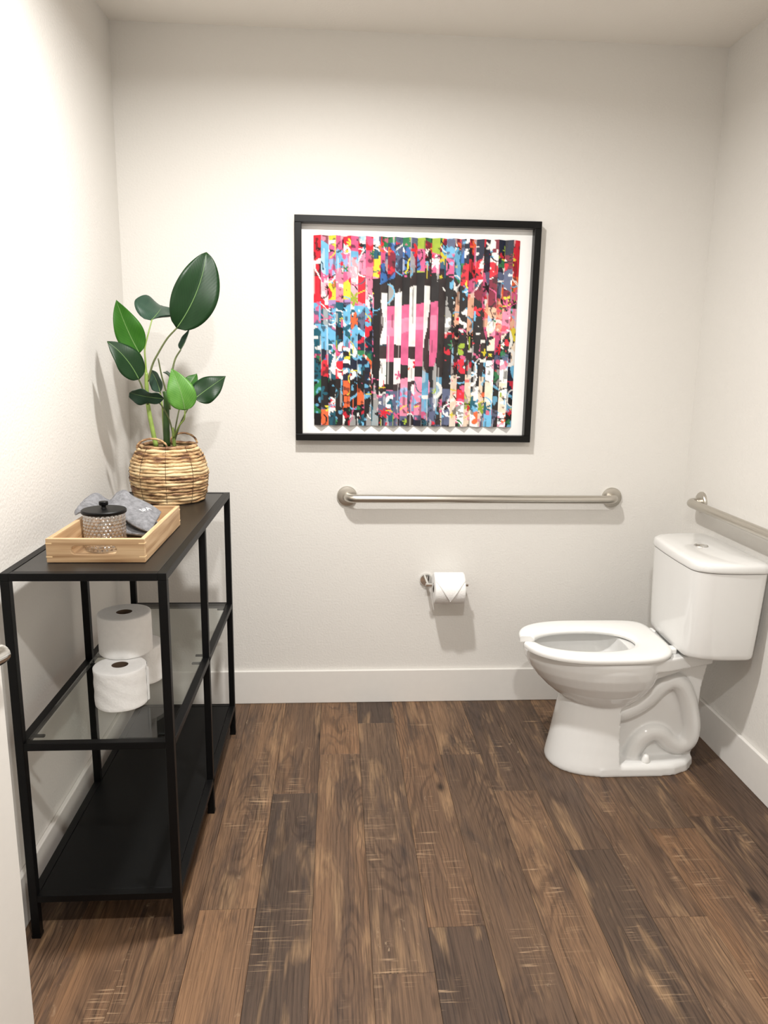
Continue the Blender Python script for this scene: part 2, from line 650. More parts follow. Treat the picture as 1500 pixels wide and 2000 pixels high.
# first joint in front of the back wall for each column, and tones from the wall towards the viewer
COLS = {-5: (-0.5, [.5, .6, .4]), -4: (-0.9, [.6, .7, .3]), -3: (-0.3, [.45, .55, .6]), -2: (-1.188, [.75, .72, .5]),
        -1: (-0.669, [.55, .10, .6]), 0: (-0.425, [.85, .62, .4]), 1: (-0.194, [.05, .60, .55]), 2: (-1.274, [.62, .02, .5]),
        3: (-0.441, [.9, .35, .6]), 4: (-0.678, [.12, .62, .5]), 5: (-0.99, [.35, .18, .5]), 6: (-1.266, [.5, .85, .5]),
        7: (-0.90, [.35, .55, .4]), 8: (-0.843, [.5, .15, .6]), 9: (-0.5, [.3, .12, .5]), 10: (-1.1, [.4, .5, .5])}
for k, (j0, tones) in COLS.items():
    x0 = SEAM0 + k * PW
    x1 = x0 + PW
    x0, x1 = max(x0, 0.0), min(x1, W)
    if x1 - x0 < 0.01:
        continue
    ys = [0.0, j0]
    while ys[-1] > YF:
        ys.append(max(ys[-1] - PL, YF))
    for i in range(len(ys) - 1):
        if ys[i] - ys[i + 1] > 0.02:
            t = tones[i] if i < len(tones) else random.random()
            plank(x0, x1, ys[i + 1], ys[i], min(1, max(0, t + random.uniform(-.06, .06))), random.random())

# the open door at the left edge of the view
DA, DB = Vector((0.02, -2.56, 0)), Vector((0.229, -1.70, 0))   # hinge side, free edge (face towards the room)
dd = (DB - DA).normalized()
dn = Vector((dd.y, -dd.x, 0))                                   # points into the room
dm = MB()
hh = 2.05
c8 = []
for z in (0.008, hh):
    c8 += [DA + Vector((0, 0, z)), DB + Vector((0, 0, z)), DB - dn * 0.044 + Vector((0, 0, z)), DA - dn * 0.044 + Vector((0, 0, z))]
dm.add(c8, [(0, 1, 2, 3), (4, 5, 6, 7), (0, 1, 5, 4), (1, 2, 6, 5), (2, 3, 7, 6), (3, 0, 4, 7)])
door = struct(bev(dm.build('door_1', M_DOOR), 0.002), 'plain white door leaf standing open at the left edge')
hp = DB - dd * 0.062 + Vector((0, 0, 0.948))
hr = MB().lathe([(0.027, 0), (0.027, 0.006), (0.022, 0.010), (0.012, 0.012), (0.011, 0.040)], hp, dn, 28)
ho = hr.build('door_handle', M_CHROME, door, True, sharp=40)
ho['label'] = 'chrome lever handle'
lev = MB()
p0 = hp + dn * 0.046
lev.tube([p0 + dd * 0.012, p0 + dd * 0.010, p0, p0 - dd * 0.05, p0 - dd * 0.115, p0 - dd * 0.118], [0.011, 0.0145, 0.0155, 0.013, 0.011, 0.007], 16)
lev.build('lever', M_CHROME, ho, True, sharp=50)

# recessed ceiling lights
M_LENS, nt, b = new_mat('lit_diffuser')
b.inputs['Base Color'].default_value = (0.9, 0.88, 0.84, 1)
b.inputs['Emission Color'].default_value = (1, 0.93, 0.83, 1)
b.inputs['Emission Strength'].default_value = 6.0
for i, ((lx, ly), wt, beam) in enumerate(LIGHTS):
    t = thing('recessed_light', ['round white recessed ceiling light nearer the picture wall', 'round white recessed ceiling light nearer the viewer'][i],
              'ceiling light', (lx, ly, H), 'recessed ceiling lights')
    MB().lathe([(0.062, -0.001), (0.085, -0.001), (0.085, -0.004), (0.078, -0.007), (0.062, -0.005)], (lx, ly, H), n=40, cap0=False, cap1=False).build('trim_ring', M_TRIM, t, True)
    MB().lathe([(0.0615, -0.001), (0.0615, -0.0035)], (lx, ly, H), n=40).build('diffuser', M_LENS, t)

# ------------------------------------------------------------------ black shelf
XL, XR, Yf, Ym, Yb, ZT = 0.042, 0.405, -1.268, -0.759, -0.2495, 0.932
sh = thing('console_shelf', 'black metal console shelf with a glass middle shelf against the left wall', 'shelf', ((XL + XR) / 2, (Yf + Yb) / 2, 0))
TW = 0.020
for x in (XL, XR - TW):
    for y in (Yf, Ym - TW / 2, Yb - TW):
        o = MB().box(x, x + TW, y, y + TW, 0.006, ZT - 0.018).build('leg', M_BLACK, sh)
        bev(o, 0.0015)
        MB().box(x - 0.0005, x + TW + 0.0005, y - 0.0005, y + TW + 0.0005, 0, 0.008).build('foot', M_BLACK, o)


def frame_level(z0, z1, nm):
    for x in (XL, XR - TW):
        bev(MB().box(x, x + TW, Yf + (TW if z1 < 0.9 else 0), Yb - (TW if z1 < 0.9 else 0), z0, z1).build(nm, M_BLACK, sh), 0.0012)
    for y in (Yf, Yb - TW):
        bev(MB().box(XL + TW, XR - TW, y, y + TW, z0, z1).build(nm, M_BLACK, sh), 0.0012)


frame_level(ZT - 0.018, ZT, 'top_rail')
frame_level(0.503, 0.521, 'middle_rail')
frame_level(0.100, 0.118, 'bottom_rail')
o = bev(MB().box(XL + TW + 0.001, XR - TW - 0.001, Yf + TW + 0.001, Yb - TW - 0.001, ZT - 0.016, ZT - 0.001).build('top_panel', M_BLACKTOP, sh), 0.001)
o = bev(MB().box(XL + TW + 0.001, XR - TW - 0.001, Yf + TW + 0.001, Yb - TW - 0.001, 0.104, 0.117).build('bottom_panel', M_BLACK, sh), 0.001)
gl = bev(MB().box(XL + TW + 0.001, XR - TW - 0.001, Yf + TW + 0.002, Yb - TW - 0.002, 0.516, 0.522).build('glass_pane', M_GLASS, sh), 0.0008)
gl['label'] = 'clear glass pane of the middle shelf'
for y in (Yf + 0.055, Ym + 0.03, Ym - 0.03, Yb - 0.055):
    for x, d in ((XL + TW, 1), (XR - TW, -1)):
        xs = sorted((x, x + d * 0.028))
        bev(MB().box(xs[0], xs[1], y - 0.005, y + 0.005, 0.5095, 0.5155).build('support_pin', M_BLACK, sh), 0.002)
GZ = 0.5225

# ------------------------------------------------------------------ toilet rolls
def roll_tissue(name, label, c, r, h, axis, group, ripple=0.0):
    c = Vector(c)
    t = thing(name, label, 'toilet paper', c, group)
    n = 64
    axis = Vector(axis)
    ref = Vector((1, 0, 0)) if abs(axis.x) < 0.9 else Vector((0, 1, 0))
    a = axis.cross(ref).normalized()
    bb = axis.cross(a)
    rs = []
    prof = [(0.021, 0.004), (0.021, 0.0), (r - 0.006, 0.0), (r - 0.001, 0.0015)]
    k = 14
    for i in range(k + 1):
        prof.append((r, 0.003 + (h - 0.006) * i / k))
    prof += [(r - 0.001, h - 0.0015), (r - 0.006, h), (0.021, h), (0.021, h - 0.004)]
    for j, (q, z) in enumerate(prof):
        ring = []
        for i in range(n):
            th = 2 * PI * i / n
            rr = q
            if q > r - 0.003:
                rr += ripple * math.sin(th * 3 + z * 160 + 2 * math.sin(th * 2)) * 0.5 - (0.0016 if 0.2 < th < 0.9 else 0)
            ring.append(c + axis * z + (a * math.cos(th) + bb * math.sin(th)) * rr)
        rs.append(ring)
    MB().rings(rs, False, False).build('paper_winding', M_PAPER, t, True, sharp=50)
    MB().lathe([(0.0208, 0.001), (0.0208, h - 0.001), (0.0196, h - 0.001), (0.0196, 0.001), (0.0208, 0.001)], c, axis, 28, False, False).build('cardboard_core', M_CARD, t, True, sharp=40)
    return t, a, bb


RG = 'spare rolls on the glass shelf'
roll_tissue('toilet_paper_roll', 'white toilet roll standing nearest the viewer on the glass shelf', (0.228, -1.056, GZ), 0.066, 0.103, (0, 0, 1), RG, 0.0012)
roll_tissue('toilet_paper_roll', 'white toilet roll on the glass shelf half hidden behind another roll', (0.236, -0.905, GZ), 0.066, 0.103, (0, 0, 1), RG, 0.0014)
roll_tissue('toilet_paper_roll', 'white toilet roll stacked on top of the two others', (0.219, -0.962, GZ + 0.1035), 0.069, 0.110, (0, 0, 1), RG, 0.0004)
# loose end of the nearest roll
near = [o for o in bpy.data.objects if o.name == 'toilet_paper_roll'][0]
e = MB()
cx, cy, r = 0.228, -1.056, 0.0672
pts = []
for i in range(9):
    th = math.radians(-2 + i * 5)
    pts.append((cx + r * math.cos(th), cy + r * math.sin(th) * 1.0))
pts = [(cx + 0.0735, cy - 0.006)] + pts
rs = []
for (x, y) in pts:
    zl = GZ + 0.004 + (0.006 if x > cx + 0.07 else 0)
    rs.append([Vector((x, y, zl)), Vector((x, y, GZ + 0.099)), Vector((x - 0.0006, y + 0.0006, GZ + 0.099)), Vector((x - 0.0006, y + 0.0006, zl))])
e.rings(rs).build('loose_sheet', M_PAPER, near, True, sharp=40)

# holder on the wall with its roll
HX, HZ, HY = 1.150, 0.531, -0.084
hd = thing('toilet_paper_holder', 'chrome toilet paper holder on the wall under the grab bar', 'paper holder', (HX, 0, HZ))
MB().lathe([(0.0265, 0.0), (0.0265, 0.008), (0.024, 0.012), (0.0, 0.0125)], (HX, 0, HZ), (0, -1, 0), 36, True, False).build('wall_flange', M_CHROME, hd, True, sharp=40)
MB().lathe([(0.006, 0.010), (0.006, 0.080)], (HX, 0, HZ), (0, -1, 0), 20).build('post', M_CHROME, hd, True, sharp=40)
bev(MB().box(1.139, 1.309, HY - 0.007, HY + 0.007, HZ - 0.0035, HZ + 0.0065).build('roll_bar', M_CHROME, hd), 0.0015)
RZ = HZ + 0.0065 - 0.0180
t, a_, b_ = roll_tissue('toilet_paper_roll', 'white toilet roll with a folded point hanging on the chrome wall holder', (1.170, HY, RZ), 0.062, 0.121, (1, 0, 0), 'roll in use', 0.0003)
# folded pointed sheet lying over the front of the roll
ps = []
nx, na = 13, 22
v, f = [], []
for i in range(na + 1):
    ang = math.radians(105 - 140 * i / na)         # from the top over the front (towards -Y)
    s = i / na
    hw = 0.0585 if s < 0.45 else 0.0585 * max(0.0, 1 - (s - 0.45) / 0.55)
    lift = 0.0632 + (0.0045 * max(0, (s - 0.6)) / 0.4)
    for j in range(nx):
        u = -1 + 2 * j / (nx - 1)
        v.append((1.231 + u * hw, HY - math.cos(ang) * lift, RZ + math.sin(ang) * lift))
for i in range(na):
    for j in range(nx - 1):
        f.append((i * nx + j, i * nx + j + 1, (i + 1) * nx + j + 1, (i + 1) * nx + j))
so = obj('folded_sheet', v, f, M_PAPER, t, True)
sm = so.modifiers.new('thickness', 'SOLIDIFY')
sm.thickness = 0.0008

# ------------------------------------------------------------------ grab bars
def grab_bar(label, a, bq, n, up):
    a, bq, n = Vector(a), Vector(bq), Vector(n)
    t = thing('grab_bar', label, 'grab bar', a, 'brushed steel grab bars')
    d = (bq - a).normalized()
    st, r, cr = 0.056, 0.0165, 0.034
    path = [a + n * 0.006]
    for i in range(9):
        th = PI / 2 * i / 8
        path.append(a + n * (st - cr + cr * math.sin(th)) + d * (cr - cr * math.cos(th)))
    for i in range(8, -1, -1):
        th = PI / 2 * i / 8
        path.append(bq + n * (st - cr + cr * math.sin(th)) - d * (cr - cr * math.cos(th)))
    path.append(bq + n * 0.006)
    MB().tube(path, r, 24).build('tube', M_STEEL, t, True, sharp=50)
    for p in (a, bq):
        MB().lathe([(0.040, 0.0), (0.040, 0.007), (0.037, 0.011), (0.030, 0.0125), (0.0168, 0.013)], p, n, 40, True, True).build('wall_flange', M_STEEL, t, True, sharp=40)


grab_bar('long brushed steel grab bar on the wall under the picture', (0.827, 0, 0.874), (1.894, 0, 0.874), (0, -1, 0), None)
grab_bar('brushed steel grab bar on the wall above the toilet tank', (W, -0.150, 0.884), (W, -1.064, 0.884), (-1, 0, 0), None)

# ------------------------------------------------------------------ framed art
AX0, AX1, AZ0, AZ1, AD = 0.630, 1.537, 1.097, 1.911, 0.042
art = thing('framed_artwork', 'black framed pleated print of colourful abstract paint on the wall', 'picture', ((AX0 + AX1) / 2, 0, AZ0))
FW = 0.025
for q in ((AX0, AX1, AZ1 - FW, AZ1), (AX0, AX1, AZ0, AZ0 + FW), (AX0, AX0 + FW, AZ0 + FW, AZ1 - FW), (AX1 - FW, AX1, AZ0 + FW, AZ1 - FW)):
    bev(MB().box(q[0], q[1], -AD, -0.001, q[2], q[3]).build('frame_bar', M_FRAME, art), 0.0015)
MB().box(AX0 + FW - 0.004, AX1 - FW + 0.004, -0.006, -0.0015, AZ0 + FW - 0.004, AZ1 - FW + 0.004).build('mat_board', M_MATBOARD, art)
PX0, PX1, PZ0, PZ1 = 0.698, 1.466, 1.154, 1.846
NF, NU, NV = 28, 9, 190
rng = np.random.default_rng(5)


def hexc(s):
    return np.array(lin(int(s[0:2], 16), int(s[2:4], 16), int(s[4:6], 16))[:3])


def vnoise(u, v, su, sv, seed):
    r = np.random.default_rng(seed).random((64, 64))
    x, y = u * su, v * sv
    xi, yi = np.floor(x).astype(int), np.floor(y).astype(int)
    fx, fy = x - xi, y - yi
    fx, fy = fx * fx * (3 - 2 * fx), fy * fy * (3 - 2 * fy)
    g = lambda i, j: r[i % 64, j % 64]
    return (g(xi, yi) * (1 - fx) * (1 - fy) + g(xi + 1, yi) * fx * (1 - fy) + g(xi, yi + 1) * (1 - fx) * fy + g(xi + 1, yi + 1) * fx * fy)


INK = {k: hexc(c) for k, c in dict(pink='D8608C', rose='E98AA6', red='D8283A', orange='EE6A3C', sky='6FB6DC', blue='3F6FAE', teal='1E5A6C', navy='1C2238',
                                    slate='5C6480', black='1D1A1C', brown='3A3232', white='F6F4F0', cream='F0DCC6', peach='EDB79A', yellow='E3D23E', lime='9CB43C',
                                    green='2E7A4C', maroon='7C2238', grey='8E8C94', lilac='A88CC0').items()}


def paint(u, v, side):
    """abstract colour fields; u to the right, v downwards, both 0..1; the two sides of the pleats differ"""
    sd = 11 if side else 71
    C = np.zeros(u.shape + (3,))
    du = u + 0.05 * (vnoise(u, v, 9, 9, sd) - .5)
    dv = v + 0.08 * (vnoise(u, v, 8, 8, sd + 1) - .5)

    def put(mask, col, k=1.0):
        C[mask] = C[mask] * (1 - k) + INK[col] * k

    # wash of colours chosen from a grid of irregular cells
    gu = np.floor(du * 9 + 1.2 * vnoise(u, v, 5, 7, sd + 2)).astype(int)
    gv = np.floor(dv * 7 + 1.2 * vnoise(u, v, 6, 5, sd + 3)).astype(int)
    left_top = ['sky', 'pink', 'rose', 'red', 'lilac', 'white', 'rose', 'sky', 'red', 'yellow']
    left_mid = ['slate', 'teal', 'sky', 'navy', 'pink', 'blue', 'teal', 'black']
    left_low = ['orange', 'navy', 'black', 'green', 'teal', 'red', 'slate', 'black']
    mid_top = ['blue', 'slate', 'lime', 'maroon', 'black', 'sky', 'green', 'pink']
    right_top = ['navy', 'maroon', 'red', 'black', 'slate', 'orange', 'pink']
    right_mid = ['cream', 'peach', 'white', 'maroon', 'pink', 'black', 'rose']
    right_low = ['green', 'navy', 'cream', 'black', 'red', 'sky', 'white', 'slate']
    low = ['navy', 'black', 'slate', 'pink', 'black', 'teal', 'brown']
    rid = (gu * 7 + gv * 13 + sd) % 997
    h = np.random.default_rng(sd + 9).integers(0, 1000, 997)[rid]
    for pal, msk in ((left_top, (dv < .36) & (du < .33)), (left_mid, (dv >= .36) & (dv < .62) & (du < .33)), (left_low, (dv >= .62) & (du < .33)),
                     (mid_top, (dv < .3) & (du >= .33) & (du < .72)), (low, (dv >= .3) & (du >= .33) & (du < .72)),
                     (right_top, (dv < .32) & (du >= .72)), (right_mid, (dv >= .32) & (dv < .6) & (du >= .72)), (right_low, (dv >= .6) & (du >= .72))):
        for i, c in enumerate(pal):
            put(msk & (h % len(pal) == i), c)
    # broad dark field through the middle with pale and pink blocks in it
    dark = (du > .29) & (du < .84) & (dv > .18 + 1.1 * (du - .50) ** 2 * (du < .5) + 2.2 * (du - .58) ** 2 * (du > .58)) & (dv < .80)
    put(dark, 'brown' if side else 'black')
    if side:
        put((du > .34) & (du < .56) & (dv > .27) & (dv < .58), 'white')
        put((du > .31) & (du < .50) & (dv > .67) & (dv < .75), 'white')
        put((du > .64) & (du < .86) & (dv > .70) & (dv < 1.0), 'cream')
        put((du > .70) & (du < .80) & (dv > .26) & (dv < .50), 'peach')
        put((du > .50) & (du < .62) & (dv > .70) & (dv < .92), 'sky', .8)
    else:
        put((du > .35) & (du < .61) & (dv > .33) & (dv < .66), 'pink', .85)
        put((du > .33) & (du < .60) & (dv > .40) & (dv < .48), 'rose', .8)
        put((du > .42) & (du < .56) & (dv > .76) & (dv < .93), 'rose')
    hf = vnoise(u, v, 63, 55, sd + 60) * .6 + vnoise(u, v, 31, 24, sd + 61) * .4
    mixc = ['white', 'navy', 'pink', 'sky', 'black', 'red']
    side_area = ~((du > .30) & (du < .66) & (dv > .2) & (dv < .8))
    for i, c in enumerate(mixc):
        put(side_area & (hf > .66) & (h % 6 == i), c, .75)
    put(side_area & (hf < .25), 'black', .7)
    C *= (.78 + .44 * hf)[..., None]
    # brush streaks running down
    st = vnoise(u, v, 60, 7, sd + 20)
    put(st > .80, 'white', .35)
    put(st < .15, 'black', .55)
    # splats, drips, curls
    r2 = np.random.default_rng(sd + 40)
    cols = ['red', 'sky', 'yellow', 'white', 'pink', 'black', 'green', 'orange', 'lime', 'teal']
    for i in range(150):
        cu, cv = r2.random(2)
        if .30 < cu < .66 and .2 < cv < .78 and r2.random() < .85:
            continue
        rr = .006 + .022 * r2.random() ** 2
        an = np.arctan2((v - cv), (u - cu))
        w = rr * (1 + .5 * np.sin(an * r2.integers(3, 8) + r2.random() * 6))
        put((u - cu) ** 2 + ((v - cv) * .9) ** 2 < w * w, cols[r2.integers(len(cols))])
        if i % 4 == 0:
            put((np.abs(u - cu) < .003) & (v > cv) & (v < cv + .1 * r2.random()), cols[r2.integers(len(cols))])
    for i in range(34):
        cu, cv = r2.random(2)
        if .32 < cu < .64 and .2 < cv < .78:
            continue
        rr = .02 + .05 * r2.random()
        a0 = r2.random() * 6.28
        an = np.mod(np.arctan2((v - cv), (u - cu)) - a0, 6.2832)
        q = np.sqrt((u - cu) ** 2 + (v - cv) ** 2)
        put((np.abs(q - rr * (1 + .25 * np.sin(an * 2))) < .0035 + .006 * (i % 5 == 0)) & (an < 4.2), ['white', 'black', 'white', 'sky', 'black'][i % 5])
    for i in range(40):
        cu, cv, a = r2.random(), r2.random(), r2.random() * 3.14
        if .32 < cu < .64 and .2 < cv < .78:
            continue
        x = (u - cu) * np.cos(a) + (v - cv) * np.sin(a)
        y = -(u - cu) * np.sin(a) + (v - cv) * np.cos(a)
        put((np.abs(y + .01 * np.sin(x * 60)) < .0028) & (np.abs(x) < .03 + .06 * r2.random()), ['white', 'black', 'pink', 'yellow', 'teal'][i % 5])
    return C


for i in range(NF):
    ua, ub = i / NF, (i + 1) / NF
    ya, yb = (-0.009, -0.027) if i % 2 == 0 else (-0.027, -0.009)
    uu, vv = np.meshgrid(np.linspace(ua, ub, NU + 1), np.linspace(0, 1, NV + 1))
    verts = [(PX0 + (PX1 - PX0) * uu[r, c], ya + (yb - ya) * c / NU, PZ1 - (PZ1 - PZ0) * vv[r, c]) for r in range(NV + 1) for c in range(NU + 1)]
    fs = [(r * (NU + 1) + c, (r + 1) * (NU + 1) + c, (r + 1) * (NU + 1) + c + 1, r * (NU + 1) + c + 1) for r in range(NV) for c in range(NU)]
    o = obj('pleat', verts, fs, M_PRINT, art)
    colr = paint(uu, vv, i % 2).reshape(-1, 3)
    ca = o.data.color_attributes.new('ink', 'FLOAT_COLOR', 'POINT')
    ca.data.foreach_set('color', np.concatenate([colr, np.ones((len(colr), 1))], 1).ravel())
    md = o.modifiers.new('paper', 'SOLIDIFY')
    md.thickness = 0.0008

# ------------------------------------------------------------------ toilet
YC = -0.475
toi = thing('toilet', 'white two-piece toilet with an open-front seat by the right wall', 'toilet', (1.8, YC, 0))


def egg(xf, xb, hw, z, n=56, xw=0.60, pf=2.0, pb=2.6):
    X = xf + (xb - xf) * xw
    out = []
    for k in range(n):
        th = 2 * PI * k / n
        c, s = math.cos(th), math.sin(th)
        p = pf if c < 0 else pb
        cc = math.copysign(abs(c) ** (2 / p), c)
        ss = math.copysign(abs(s) ** (2 / p), s)
        out.append(Vector((X + (cc * (X - xf) if c < 0 else cc * (xb - X)), YC + hw * ss, z)))
    return out


bw = MB()
outer = [(0.205, 1.67, 1.76, .055), (.225, 1.632, 1.785, .085), (.245, 1.598, 1.82, .108), (.270, 1.560, 1.85, .130), (.300, 1.523, 1.875, .152), (.335, 1.488, 1.895, .171),
         (.370, 1.462, 1.905, .183), (.400, 1.447, 1.91, .188), (.425, 1.443, 1.91, .189), (.438, 1.450, 1.905, .184)]
inner = [(.438, 1.482, 1.80, .150), (.420, 1.487, 1.80, .147), (.380, 1.500, 1.80, .138), (.340, 1.525, 1.79, .118), (.300, 1.565, 1.77, .088), (.270, 1.61, 1.75, .06)]
bw.rings([egg(xf, xb, hw, z) for z, xf, xb, hw in outer] + [egg(xf, xb, hw, z) for z, xf, xb, hw in inner])


def pedring(z, xf, xb, hw):
    n = 28
    pts = []
    for k in range(n + 1):
        th = PI / 2 + PI * k / n
        c, s = math.cos(th), math.sin(th)
        L = 0.20
        pts.append(Vector((xf + L + math.copysign(abs(c) ** (2 / 2.2), c) * L, YC + hw * math.copysign(abs(s) ** (2 / 2.2), s), z)))
    pts.append(Vector((xb, YC - hw, z)))
    pts.append(Vector((xb, YC + hw, z)))
    return pts


bw.rings([pedring(z, xf, xb, hw) for z, xf, xb, hw in ((0, 1.545, 1.768, .138), (.012, 1.543, 1.768, .139), (.03, 1.546, 1.768, .137), (.07, 1.553, 1.767, .129), (.12, 1.561, 1.766, .121),
                                                       (.18, 1.570, 1.765, .114), (.24, 1.580, 1.765, .109), (.30, 1.62, 1.765, .106))])


# low foot behind the pedestal
def footring(z, ins):
    P = [(1.70, -.139), (1.90, -.139), (1.965, -.132), (2.02, -.108), (2.060, -.066), (2.074, 0), (2.060, .066), (2.02, .108), (1.965, .132), (1.90, .139), (1.70, .139)]
    q = [Vector((x - (ins if x > 1.8 else 0), YC + y * (1 - ins / .139), z)) for x, y in P]
    r = []
    for a, b2 in zip(q, q[1:]):
        r += [a.lerp(b2, k / 4) for k in range(4)]
    r.append(q[-1])
    return r


bw.rings([footring(0, 0), footring(.028, .002), footring(.038, .008), footring(.042, .020)])
# thin rear web, trapway ridges on both sides, tank deck
web = [(1.72, .03), (1.72, .22), (1.815, .30), (1.835, .41), (2.04, .42), (2.088, .42), (2.076, .36), (2.066, .30), (2.064, .22), (2.066, .10), (2.05, .03)]
vv_ = []
for s in (-1, 1):
    vv_ += [Vector((x, YC + s * .062, z)) for x, z in web]
nW = len(web)
bw.add(vv_, [tuple(range(nW))[::-1], tuple(nW + i for i in range(nW))] + [(i, (i + 1) % nW, nW + (i + 1) % nW, nW + i) for i in range(nW)])
TP = [(1.74, .205), (1.79, .212), (1.835, .232), (1.875, .262), (1.908, .300), (1.948, .325), (1.986, .312), (2.014, .264), (2.032, .205), (2.043, .145), (2.034, .095), (2.0, .078),
      (1.962, .094), (1.930, .124), (1.894, .130), (1.862, .108), (1.842, .072), (1.832, .038)]
for s in (-1, 1):
    bw.tube(spline([(x, YC + s * .060, z) for x, z in TP], 6), 0.0335, 16)
bw.rings([[Vector((x, YC + s * w, z)) for s, x, w in ((-1, 1.825, .160), (-1, 1.90, .150), (-1, 2.0, .115), (-1, 2.085, .085), (1, 2.085, .085), (1, 2.0, .115), (1, 1.90, .150), (1, 1.825, .160))]
          for z in (.392, .438)])
bw.add([Vector((x, YC + s * w, z)) for s in (-1, 1) for x, w, z in ((1.825, .140, .35), (1.825, .160, .41), (2.08, .080, .415), (2.07, .062, .385))],
       [(0, 1, 2, 3), (7, 6, 5, 4), (0, 4, 5, 1), (1, 5, 6, 2), (2, 6, 7, 3), (3, 7, 4, 0)])
bowl = bw.build('bowl', M_PORC, toi, True)
rm = bowl.modifiers.new('remesh', 'REMESH')
rm.mode = 'VOXEL'
rm.voxel_size = 0.0038
rm.use_smooth_shade = True
sm = bowl.modifiers.new('soften', 'SMOOTH')
sm.factor = 0.5
sm.iterations = 7
MB().rings([egg(1.575, 1.765, .085, .296), egg(1.575, 1.765, .085, .299)]).build('water', M_WATER, bowl)
for s in (-1, 1):
    MB().lathe([(.0145, 0.0), (.0145, .008), (.012, .020), (.008, .030), (0.001, .033)], (1.868, YC + s * .108, .038), n=24).build('bolt_cap', M_SEAT, toi, True)

# open-front seat: rounded section swept round an egg with a gap at the front
nS = 90


def egg_pt(xf, xb, hw, th, xw, pf, pb):
    X = xf + (xb - xf) * xw
    c, s = math.cos(th), math.sin(th)
    p = pf if c < 0 else pb
    cc = math.copysign(abs(c) ** (2 / p), c)
    ss = math.copysign(abs(s) ** (2 / p), s)
    return Vector((X + (cc * (X - xf) if c < 0 else cc * (xb - X)), YC + hw * ss, 0))


rs = []
for k in range(nS + 1):
    q = k / nS
    th = -PI + PI * 2 * q
    po = egg_pt(1.430, 1.932, .187, th, .52, 2.7 if q > .5 else 2.3, 7.0 if q > .5 else 3.3)
    po.y -= .010
    pi_ = egg_pt(1.474, 1.826, .102, th, .55, 2.1, 2.1)
    pi_.y -= .019
    g = 0.026
    # hold the tips apart
    for p in (po, pi_):
        yc_ = YC - .014
        d = p.y - yc_
        if p.x < 1.56 and (abs(d) < g or (d > 0) != (q > .5)):
            p.y = yc_ + (-g if q < .5 else g)
    w = (po - pi_)
    z0, z1 = 0.442, 0.463
    sec = [(0.03, z0), (0.97, z0), (1.0, z0 + .006), (1.0, z1 - .008), (.95, z1 - .002), (.85, z1), (.2, z1 - .001), (.07, z1 - .004), (0.0, z1 - .010), (0, z0 + .004)]
    rs.append([pi_ + w * a + Vector((0, 0, z)) for a, z in sec])
seat = MB().rings(rs).build('seat', M_SEAT, toi, True, sharp=60)
bev(seat, 0.003, 2, 50)
for s in (-1, 1):
    bev(MB().box(1.905, 1.945, YC + s * .085 - .018, YC + s * .085 + .018, .436, .458).build('seat_hinge', M_SEAT, toi), .006, 3)
    for x in (1.56, 1.78):
        MB().box(x - .014, x + .014, YC + s * .135 - .005, YC + s * .135 + .005, .436, .4425).build('bumper', M_SEAT, seat)


def tank_ring(z, ins=0.0, e=0.0, dz=0.0):
    P = [(2.172, .238), (2.172, -.222), (2.06, -.224), (1.975, -.214), (1.931, -.180), (1.930, -.06), (1.935, .06), (1.945, .172), (1.992, .222), (2.07, .238)]
    c = Vector((2.06, 0))
    r = [Vector((x, y, 0)) for x, y in P]
    r = [Vector((c.x + (p.x - c.x) * (1 - ins * 0.9 if p.x < c.x else 1 - ins * 1.0), p.y * (1 - ins), 0)) for p in r]
    # round the corners
    q = []
    for i, p in enumerate(r):
        a, b2 = r[i - 1], r[(i + 1) % len(r)]
        da, db = min(.030, (a - p).length * .48), min(.030, (b2 - p).length * .48)
        A, B = p + (a - p).normalized() * da, p + (b2 - p).normalized() * db
        for k in range(5):
            t = k / 4
            q.append(A * (1 - t) ** 2 + p * 2 * t * (1 - t) + B * t * t)
    return [Vector((p.x, YC + p.y, z)) for p in q]


tank = MB().rings([tank_ring(.452, .14), tank_ring(.455, .11), tank_ring(.462, .092), tank_ring(.475, .084), tank_ring(.56, .060), tank_ring(.66, .038), tank_ring(.7535, .020)])
tank.build('tank', M_PORC, toi, True, sharp=50)
MB().rings([tank_ring(.752, .030), tank_ring(.7565, .030)]).build('lid_seam_strip', M_DARKGAP, toi)  # dark strip filling the seam between tank and lid
lid = MB().rings([tank_ring(.7555, .012), tank_ring(.757, .002), tank_ring(.762, -.004), tank_ring(.772, -.004), tank_ring(.779, .006), tank_ring(.784, .028), tank_ring(.7865, .07), tank_ring(.789, .16),
                  tank_ring(.791, .5)])
ld_ = lid.build('tank_lid', M_PORC, toi, True, sharp=60)
bt = MB().lathe([(.024, -0.004), (.024, .002), (.0225, .004), (.019, .0035), (.018, .0025), (0.001, .0035)], (2.045, YC + .005, .7902), n=36).build('flush_button', M_CHROME, ld_, True, sharp=40)
bt['label'] = 'round chrome flush button'

# ------------------------------------------------------------------ wooden tray
TX0, TX1, TY0, TY1, TZ, TH = 0.112, 0.338, -1.178, -0.778, ZT, 0.057
tr = thing('serving_tray', 'light wooden tray with slotted ends on the black shelf', 'tray', ((TX0 + TX1) / 2, (TY0 + TY1) / 2, TZ))
WX, WY = tray_wood('pale_wood_across', 0), tray_wood('pale_wood_along', 1)
TT = 0.0115


